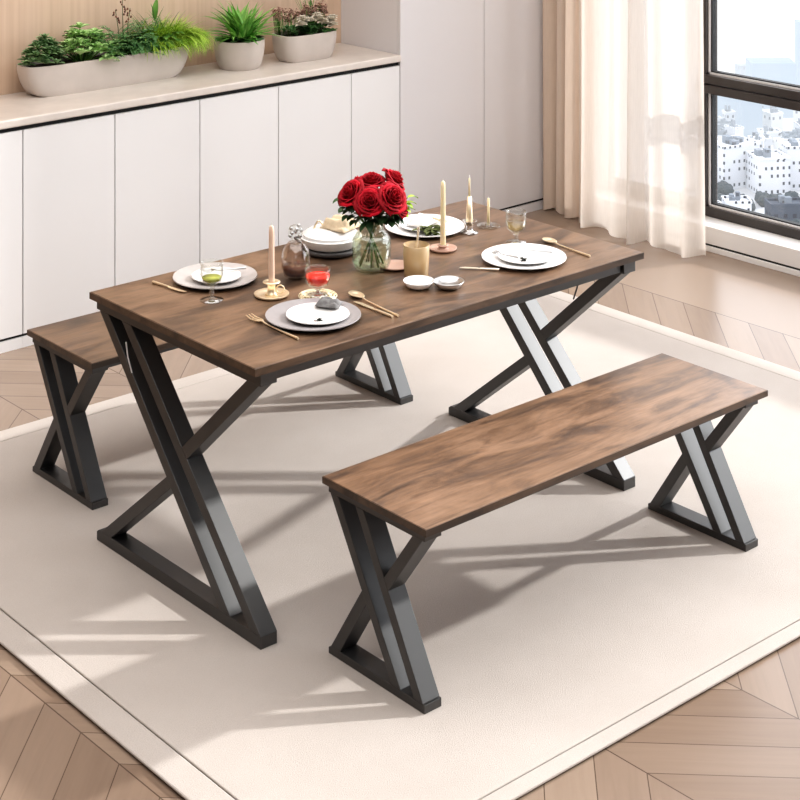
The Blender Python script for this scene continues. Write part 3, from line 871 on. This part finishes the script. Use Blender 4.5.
pr = thing('round_planter', 'round cream planter pot in the middle of the counter', 'planter', (RX, PY-.07, CZ))
obj('pot', superellipse(B(), .114, .114, RH, .78, p=2.0, bulge=.02), M['pottery'], pr, auto=50)
obj('soil', soil_disc(.105, .105, RH-.016, p=2.0), M['soil'], pr)
OX, OH = 4.985, .125
po = thing('oblong_planter', 'small oblong cream planter at the right end of the counter', 'planter', (OX, PY-.10, CZ))
obj('trough', superellipse(B(), .155, .085, OH, .80, p=4.0, bulge=.01), M['pottery'], po, auto=50)
obj('soil', soil_disc(.143, .073, OH-.016, p=4.0), M['soil'], po)

def plant(name, label, x, y, z):
    return thing(name, label, 'plant', (x, y, z), group=None)
sz = CZ+LH-.014
# 1 small succulent rosettes
def rosette(bm, c, n, L, w, rd, el0=1.2, shape='leaf', droop=.5):
    for k in range(n):
        f = k/n
        blade(bm, c, k*2.4+rd.random()*.3, el0*(1-f)+.15, L*(.45+.55*f), w*(.6+.4*f), droop*f, .25, 5, shape)
rd = random.Random(1)
p1 = plant('succulent', 'low grey-green succulent at the left end of the long planter', LX-.315, PY, sz)
b = B()
for k in range(52):
    a = rd.uniform(0, 2*PI); q = math.sqrt(rd.random())
    rosette(b, (.085*q*math.cos(a), -.015+.06*q*math.sin(a), .095*(1-q*q)+rd.uniform(.0, .025)), 11, .044, .021, rd)
obj('leaf', b, M['leaf_succ'], p1, smooth=True)
b = B()
for k in range(7):
    x_, y_ = rd.uniform(-.04, .06), rd.uniform(-.03, .03); h = rd.uniform(.10, .112)
    tube(b, [(x_, y_, .08), (x_+.004, y_, h-.012), (x_+.004, y_, h)], [.002, .0045, .002], 6)
obj('bud', b, M['bud_brown'], p1, smooth=True)
# 2 pale broad leaf plant
p2 = plant('leafy_plant', 'pale green broad-leaved plant spilling over the long planter front', LX-.115, PY, sz)
b = B(); bs = B()
for k in range(48):
    a = rd.uniform(0, 2*PI); q = math.sqrt(rd.random())
    c = Vector((.115*q*math.cos(a), -.02+.075*q*math.sin(a), .15*(1-.75*q*q)*rd.uniform(.6, 1)))
    tube(bs, [(c.x*.3, c.y*.3, 0), c], .002, 5)
    rosette(b, c, 7, .058, .032, rd, 1.0, 'leaf', .8)
for (dx, dy, dz) in ((.04, -.085, .04), (.07, -.09, .03), (.10, -.075, .045), (.06, -.105, .0), (.02, -.08, .05), (.085, -.1, .015), (.13, -.07, .06)):
    rosette(b, (dx, dy, dz+.01), 6, .062, .036, rd, .7, 'leaf', 1.3)
obj('leaf', b, M['leaf_pale'], p2, smooth=True); obj('stem', bs, M['leaf_mid'], p2)
# 3 dark fern-leaved plant with arching stems and tall brown seed heads
p3 = plant('fern', 'dark green fern-like plant in the middle of the long planter', LX+.10, PY, sz)
b = B()
for k in range(130):
    az = rd.uniform(-PI, 0.6); el = rd.uniform(.5, 1.45); L = rd.uniform(.14, .21)
    pts = []
    p = Vector((rd.uniform(-.08, .08), rd.uniform(-.04, .04), 0)); e = el
    for q in range(7):
        pts.append(p.copy()); p = p+Vector((math.cos(az)*math.cos(e), math.sin(az)*math.cos(e), math.sin(e)))*L/6; e -= .19
    tube(b, pts, .001, 4)
    for q in range(1, 7):
        for s_ in (-1, 1): blade(b, pts[q], az+s_*1.0, .1, .030*(1.2-q/9), .011, .5, .1, 4)
for k in range(16):
    blade(b, (rd.uniform(-.04, .07), -.05, .06), -PI/2+rd.uniform(-1.1, 1.1), rd.uniform(.0, .9), .09, .040, 1.9, .12, 7)
obj('frond', b, M['leaf_fern'], p3, smooth=True)
b = B(); bs = B()
for (x0, x1_, h) in ((-.03, -.05, .20), (-.01, -.015, .245), (.01, .025, .20)):
    tube(bs, [(x0, 0, 0), (x0*1.2, 0, h*.6), (x1_, 0, h)], .0014, 5)
    for q in range(7):
        zz = h*(.72+.045*q); xx = x1_*(.65+.06*q)+rd.uniform(-.014, .014)
        tube(b, [(xx, rd.uniform(-.01, .01), zz-.005), (xx, 0, zz), (xx, 0, zz+.006)], [.002, .005, .001], 6)
obj('stem', bs, M['leaf_dark'], p3); obj('seed_head', b, M['bud_brown'], p3, smooth=True)
# 4 lime trailing grass
p4 = plant('trailing_grass', 'bright lime green feathery grass trailing over the right end of the long planter', LX+.285, PY, sz)
b = B()
for k in range(1300):
    az = rd.uniform(-PI-.4, .8); el = rd.uniform(.6, 1.5); L = rd.uniform(.13, .205)
    blade(b, (rd.uniform(-.10, .09), rd.uniform(-.05, .05), 0), az, el, L, rd.uniform(.004, .007), rd.uniform(.9, 2.0), .2, 7, 'grass')
for k in range(260):
    az = rd.gauss(-.9, .35)
    blade(b, (rd.uniform(.04, .10), rd.uniform(-.06, .02), .03), az, rd.uniform(.6, 1.1), rd.uniform(.14, .22), .006, rd.uniform(2.1, 2.8), .2, 8, 'grass')
obj('grass_blade', b, M['leaf_lime'], p4, smooth=True)
b = B()
for k in range(14):
    blade(b, (rd.uniform(-.08, .03), -.05, .04), -PI/2+rd.uniform(-.9, .9), rd.uniform(.6, 1.3), .10, .034, 1.8, .12, 7)
blade(b, (-.03, 0, .13), .5, 1.5, .10, .030, .3, .2, 7); blade(b, (-.035, 0, .13), 2.5, 1.5, .08, .022, .3, .2, 7)
for k in range(14): blade(b, (rd.uniform(-.09, .04), 0, 0), rd.uniform(0, 6.28), 1.3, rd.uniform(.18, .22), .010, .6, .2, 7, 'grass')
obj('broad_leaf', b, M['leaf_mid'], p4, smooth=True)
# 5 spider plant
p5 = plant('spider_plant', 'spiky green spider plant in the round pot', RX, PY-.07, CZ+RH-.014)
b = B()
for k in range(115):
    az = rd.uniform(0, 2*PI); el = rd.uniform(.45, 1.52)
    if math.sin(az) > .3: el = max(el, 1.1)
    blade(b, (rd.uniform(-.035, .035), rd.uniform(-.05, .02), .0), az, el, rd.uniform(.15, .235), rd.uniform(.018, .026), rd.uniform(.4, 1.25), .22, 8, 'grass')
obj('leaf', b, M['leaf_spider'], p5, smooth=True)
b = B()
for k in range(26):
    a = rd.uniform(0, 2*PI)
    blade(b, (.05*math.cos(a), .05*math.sin(a), 0), a, rd.uniform(.4, 1.1), .075, .045, 1.2, .12, 6)
obj('ground_leaf', b, M['leaf_fern'], p5, smooth=True)
# 6 white flower succulent + pink sedum
oz = CZ+OH-.014
p6 = plant('flowering_succulent', 'dark-leaved plant with cream white flowers in the front of the oblong planter', OX+.01, PY-.125, oz)
b = B()
for k in range(48):
    c = (rd.uniform(-.14, .13), rd.uniform(-.04, .03), rd.uniform(0, .045)); rosette(b, c, 9, .040, .020, rd)
obj('leaf', b, M['leaf_fern'], p6, smooth=True)
b = B()
for (x_, y_, z_) in ((-.085, -.04, .065), (-.06, -.03, .08), (-.02, -.025, .075), (.02, -.035, .082), (.045, -.04, .065), (.035, -.01, .09), (.10, -.03, .065), (.125, -.01, .07), (-.055, -.01, .085), (.095, -.045, .045), (.07, -.03, .055)):
    rosette(b, (x_, y_-.01, z_-.005), 18, .042, .024, rd, 1.3)
obj('flower', b, M['petal_cream'], p6, smooth=True)
p7 = plant('sedum', 'dusty pink budded sedum rising at the back of the oblong planter', OX, PY-.07, oz)
b = B(); bs = B()
for k in range(110):
    x_, y_ = rd.uniform(-.15, .14), rd.uniform(-.03, .03); h = rd.uniform(.07, .125)
    tube(bs, [(x_*.9, y_, 0), (x_, y_, h)], .0013, 4)
    for q in range(4):
        rosette(b, (x_+rd.uniform(-.012, .012), y_, h+rd.uniform(-.012, .012)), 6, .014, .009, rd)
obj('bud', b, M['bud_pink'], p7, smooth=True)
for k in range(16):
    blade(bs, (rd.uniform(.03, .10), 0, 0), rd.uniform(0, 6.28), rd.uniform(1.2, 1.5), rd.uniform(.17, .23), .006, .3, .2, 6, 'grass')
obj('stem', bs, M['leaf_mid'], p7, smooth=True)

# ------------------------------------------------------------------ the city far below
GZ = -150.0
F_ = Vector((.6678, .7443, 0)); R_ = Vector((.7443, -.6678, 0))
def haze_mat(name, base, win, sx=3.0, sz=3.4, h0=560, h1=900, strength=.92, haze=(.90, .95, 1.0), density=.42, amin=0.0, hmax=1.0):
    """facade with rows of windows; painted haze glows over it with distance (position in the world)"""
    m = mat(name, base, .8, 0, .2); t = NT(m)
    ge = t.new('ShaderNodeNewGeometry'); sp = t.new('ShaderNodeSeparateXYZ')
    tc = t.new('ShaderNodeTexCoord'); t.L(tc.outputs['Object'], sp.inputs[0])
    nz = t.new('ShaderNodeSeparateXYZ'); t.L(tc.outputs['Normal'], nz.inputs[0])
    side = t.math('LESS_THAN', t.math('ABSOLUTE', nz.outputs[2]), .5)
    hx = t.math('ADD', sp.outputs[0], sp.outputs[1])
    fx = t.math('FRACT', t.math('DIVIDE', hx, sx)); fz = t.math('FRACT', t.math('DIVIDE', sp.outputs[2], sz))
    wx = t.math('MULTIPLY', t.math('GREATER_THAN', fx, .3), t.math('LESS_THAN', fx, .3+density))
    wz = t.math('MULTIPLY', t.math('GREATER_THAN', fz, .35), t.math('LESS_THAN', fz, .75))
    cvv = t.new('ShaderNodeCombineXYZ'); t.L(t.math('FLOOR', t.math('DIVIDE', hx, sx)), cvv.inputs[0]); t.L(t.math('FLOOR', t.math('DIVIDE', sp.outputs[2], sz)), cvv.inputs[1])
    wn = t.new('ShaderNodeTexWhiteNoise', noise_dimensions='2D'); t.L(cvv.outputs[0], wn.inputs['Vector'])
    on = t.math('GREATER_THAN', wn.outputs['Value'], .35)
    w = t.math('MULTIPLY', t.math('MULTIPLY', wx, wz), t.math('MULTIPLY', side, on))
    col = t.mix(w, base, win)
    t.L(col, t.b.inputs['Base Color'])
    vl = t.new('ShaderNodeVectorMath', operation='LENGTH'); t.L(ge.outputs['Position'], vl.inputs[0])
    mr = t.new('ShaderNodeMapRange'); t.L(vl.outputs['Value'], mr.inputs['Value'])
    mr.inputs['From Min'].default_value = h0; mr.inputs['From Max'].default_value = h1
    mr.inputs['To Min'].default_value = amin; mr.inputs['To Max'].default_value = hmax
    em = t.new('ShaderNodeEmission'); em.inputs['Color'].default_value = (*haze, 1); em.inputs['Strength'].default_value = strength  # haze is painted: a pale emission blended into the surface by distance
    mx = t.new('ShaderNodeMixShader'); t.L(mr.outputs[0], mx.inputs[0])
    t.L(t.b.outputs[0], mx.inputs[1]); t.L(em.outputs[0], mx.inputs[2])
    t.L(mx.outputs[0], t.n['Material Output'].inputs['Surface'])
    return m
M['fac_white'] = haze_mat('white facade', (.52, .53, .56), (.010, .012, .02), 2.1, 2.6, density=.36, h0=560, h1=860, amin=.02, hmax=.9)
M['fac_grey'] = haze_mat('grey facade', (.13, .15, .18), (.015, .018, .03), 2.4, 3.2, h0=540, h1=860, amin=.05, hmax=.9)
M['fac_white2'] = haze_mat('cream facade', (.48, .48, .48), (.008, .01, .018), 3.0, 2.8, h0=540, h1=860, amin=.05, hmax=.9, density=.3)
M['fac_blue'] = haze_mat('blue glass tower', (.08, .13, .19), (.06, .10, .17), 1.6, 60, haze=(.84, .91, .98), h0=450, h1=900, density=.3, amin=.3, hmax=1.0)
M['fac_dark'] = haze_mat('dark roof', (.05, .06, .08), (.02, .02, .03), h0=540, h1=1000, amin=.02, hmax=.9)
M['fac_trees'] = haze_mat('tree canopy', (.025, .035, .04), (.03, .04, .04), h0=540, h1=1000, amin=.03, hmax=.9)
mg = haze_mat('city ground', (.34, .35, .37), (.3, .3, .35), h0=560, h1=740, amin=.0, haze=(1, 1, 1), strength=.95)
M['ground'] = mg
bm = B(); gpos = F_*1500
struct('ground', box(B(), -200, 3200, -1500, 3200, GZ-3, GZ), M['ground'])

def cityp(u, v, z=GZ):
    d = (2.39-z)*1702/(v+260); return F_*d + R_*((u-400)*d/1702)
bgroup = 'buildings of the city seen through the window'
plots = []
def taken(p, r): return any((p-q).length < r+rr for q, rr in plots)
def building(u, v, w, dp, h, m, label, rz=0, cap=True, roof=None, name='city_building', rnd=False):
    p = cityp(u, v); p = Vector((p.x, p.y, 0)); ctr = p + F_*dp/2; rad_ = math.hypot(w, dp)/2
    if rnd and taken(ctr, rad_*.92): return None
    plots.append((ctr, rad_))
    r = thing(name, label, 'building', (p.x, p.y, GZ), math.radians(-41.9)+rz, bgroup)
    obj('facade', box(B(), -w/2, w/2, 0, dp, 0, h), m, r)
    if cap:
        b = B(); rr = random.Random(int(u*7+v))
        box(b, -w/2-.2, w/2+.2, -.2, .3, h, h+.8); box(b, -w/2-.2, w/2+.2, dp-.3, dp+.2, h, h+.8)
        box(b, -w/2-.2, -w/2+.3, 0, dp, h, h+.8); box(b, w/2-.3, w/2+.2, 0, dp, h, h+.8)
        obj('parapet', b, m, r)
        b = B()
        for k in range(3):
            x_ = rr.uniform(-w*.35, w*.2); y_ = rr.uniform(dp*.1, dp*.6)
            box(b, x_, x_+w*.16, y_, y_+dp*.25, h, h+rr.uniform(1.2, 3))
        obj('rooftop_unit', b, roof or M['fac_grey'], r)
    return r
# hand-placed ones
building(774, 118, 18, 12, 22, M['fac_blue'], 'pale blue glass office tower standing above the city haze', 0, cap=False, name='office_tower')
building(820, 112, 15, 12, 36, M['fac_blue'], 'tallest blue tower cut by the right edge of the photo', 0, cap=False, name='office_tower')
building(722, 126, 15, 9, 16, M['fac_blue'], 'grey-blue mid-rise at the left side of the lower window pane', 0, cap=False)
building(752, 140, 8, 8, 16, M['fac_blue'], 'slim grey-blue tower rising behind the low white blocks', 0, cap=False)
building(742, 188, 15, 12, 14, M['fac_white'], 'white apartment block with dark corner windows, nearest at the centre of the lower pane', .45)
building(775, 196, 11, 11, 12, M['fac_white'], 'white block right of the one with dark corner windows', .2)
building(803, 190, 11, 11, 14, M['fac_white'], 'white block with dark roof line at the right edge of the lower pane', .1)
building(713, 166, 11, 9, 8, M['fac_white'], 'low white block at the left edge of the lower pane', -.1)
building(790, 222, 12, 7, 5, M['fac_dark'], 'dark-roofed building low in the right corner of the pane', .1)
rb = random.Random(12)
def grove(u, v, w, label, seed):
    for q in range(400):
        du, dv = (0, 0) if q == 0 else (rb.uniform(-9, 9)*(1+q/200), rb.uniform(-9, 9)*(1+q/200))
        p = cityp(u+du, v+dv); c0 = Vector((p.x, p.y, 0))
        if not taken(c0, w*.62): break
    plots.append((c0, w*.62)); bm = B(); rr = random.Random(seed)
    for k in range(26):
        bmesh.ops.create_icosphere(bm, subdivisions=2, radius=rr.uniform(1.0, 2.0), matrix=Matrix.Translation((rr.uniform(-w/2, w/2), rr.uniform(-3, 3), rr.uniform(1.0, 2.4))))
    for v_ in bm.verts: v_.co += noise.noise_vector(v_.co*1.3)*.5
    for k in range(5):
        tube(bm, [(-w/2+w*(k+.5)/5, 0, 0), (-w/2+w*(k+.5)/5, 0, 2)], .3, 6)
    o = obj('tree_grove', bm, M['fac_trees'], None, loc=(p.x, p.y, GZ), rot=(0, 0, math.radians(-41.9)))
    o['kind'] = 'stuff'
    return tag(o, label, 'trees')
grove(722, 186, 10, 'dark clump of trees low at the left of the lower pane', 1)
grove(738, 202, 13, 'dark row of trees in front of the white block with dark corners', 2)
grove(768, 196, 12, 'dark trees between the near white blocks', 3)
grove(792, 208, 11, 'dark trees at the lower right of the pane', 4)
grove(727, 163, 10, 'faint dark line of trees midway up the left of the pane', 5)
grove(764, 171, 10, 'faint dark line of trees at the centre of the pane', 6)

# repeats nothing tells apart
cnt = 0
for k in range(2600):
    if cnt >= 170: break
    u = rb.uniform(690, 850); v = rb.uniform(84, 225)
    m_ = rb.choice([M['fac_white']]*5+[M['fac_grey'], M['fac_white2']])
    if building(u, v, rb.uniform(3.5, 8.5), rb.uniform(3.5, 7), rb.uniform(2.5, 8.5)*(1.2 if v < 130 else 1), m_,
             'small pale city block among the others, fading into the haze', rb.uniform(-.3, .5), cap=v > 110, rnd=True): cnt += 1
# ------------------------------------------------------------------ light
w = D.worlds.new('World'); bpy.context.scene.world = w; w.use_nodes = True
bg = w.node_tree.nodes['Background']; bg.inputs[0].default_value = (.96, .97, 1, 1); bg.inputs[1].default_value = 2.4
sun = D.lights.new('sun', 'SUN'); sun.energy = 3.0; sun.angle = math.radians(1.9); sun.color = (1, .97, .93)
so = link(D.objects.new('sun', sun))
sd = Vector((-.94, .34, -.52))
so.rotation_euler = sd.to_track_quat('-Z', 'Y').to_euler(); so.location = (9, -1, 6)
def area(name, loc, target, sx, sy, e, col):
    l = D.lights.new(name, 'AREA'); l.shape = 'RECTANGLE'; l.size = sx; l.size_y = sy; l.energy = e; l.color = col
    o = link(D.objects.new(name, l)); o.location = loc
    o.rotation_euler = (Vector(target)-Vector(loc)).to_track_quat('-Z', 'Y').to_euler()
    return o
area('ceiling_fill', (2.9, 3.3, 3.15), (2.9, 3.3, 0), 5, 5, 124, (1, .985, .97))  # added overhead fill light, no real fixture behind it
area('front_fill', (-.9, -.9, 2.6), (3.6, 4.6, .6), 2.6, 1.6, 12, (1, .985, .97))  # weak fill light added behind the camera, not a lamp of the room

# ------------------------------------------------------------------ camera
cam = D.cameras.new('camera'); cam.lens = 36*1702/800; cam.sensor_width = 36; cam.sensor_fit = 'HORIZONTAL'
cam.shift_y = -.825; cam.clip_end = 5000
co = link(D.objects.new('camera', cam)); co.location = (0, 0, 2.39)
co.rotation_euler = (PI/2, 0, math.radians(48.1-90))
sc = bpy.context.scene
sc.camera = co
sc.view_settings.view_transform = 'Standard'
sc.view_settings.look = 'Medium High Contrast'
sc.view_settings.exposure = .24
sc.cycles.transparent_max_bounces = 24
sc.cycles.max_bounces = 8
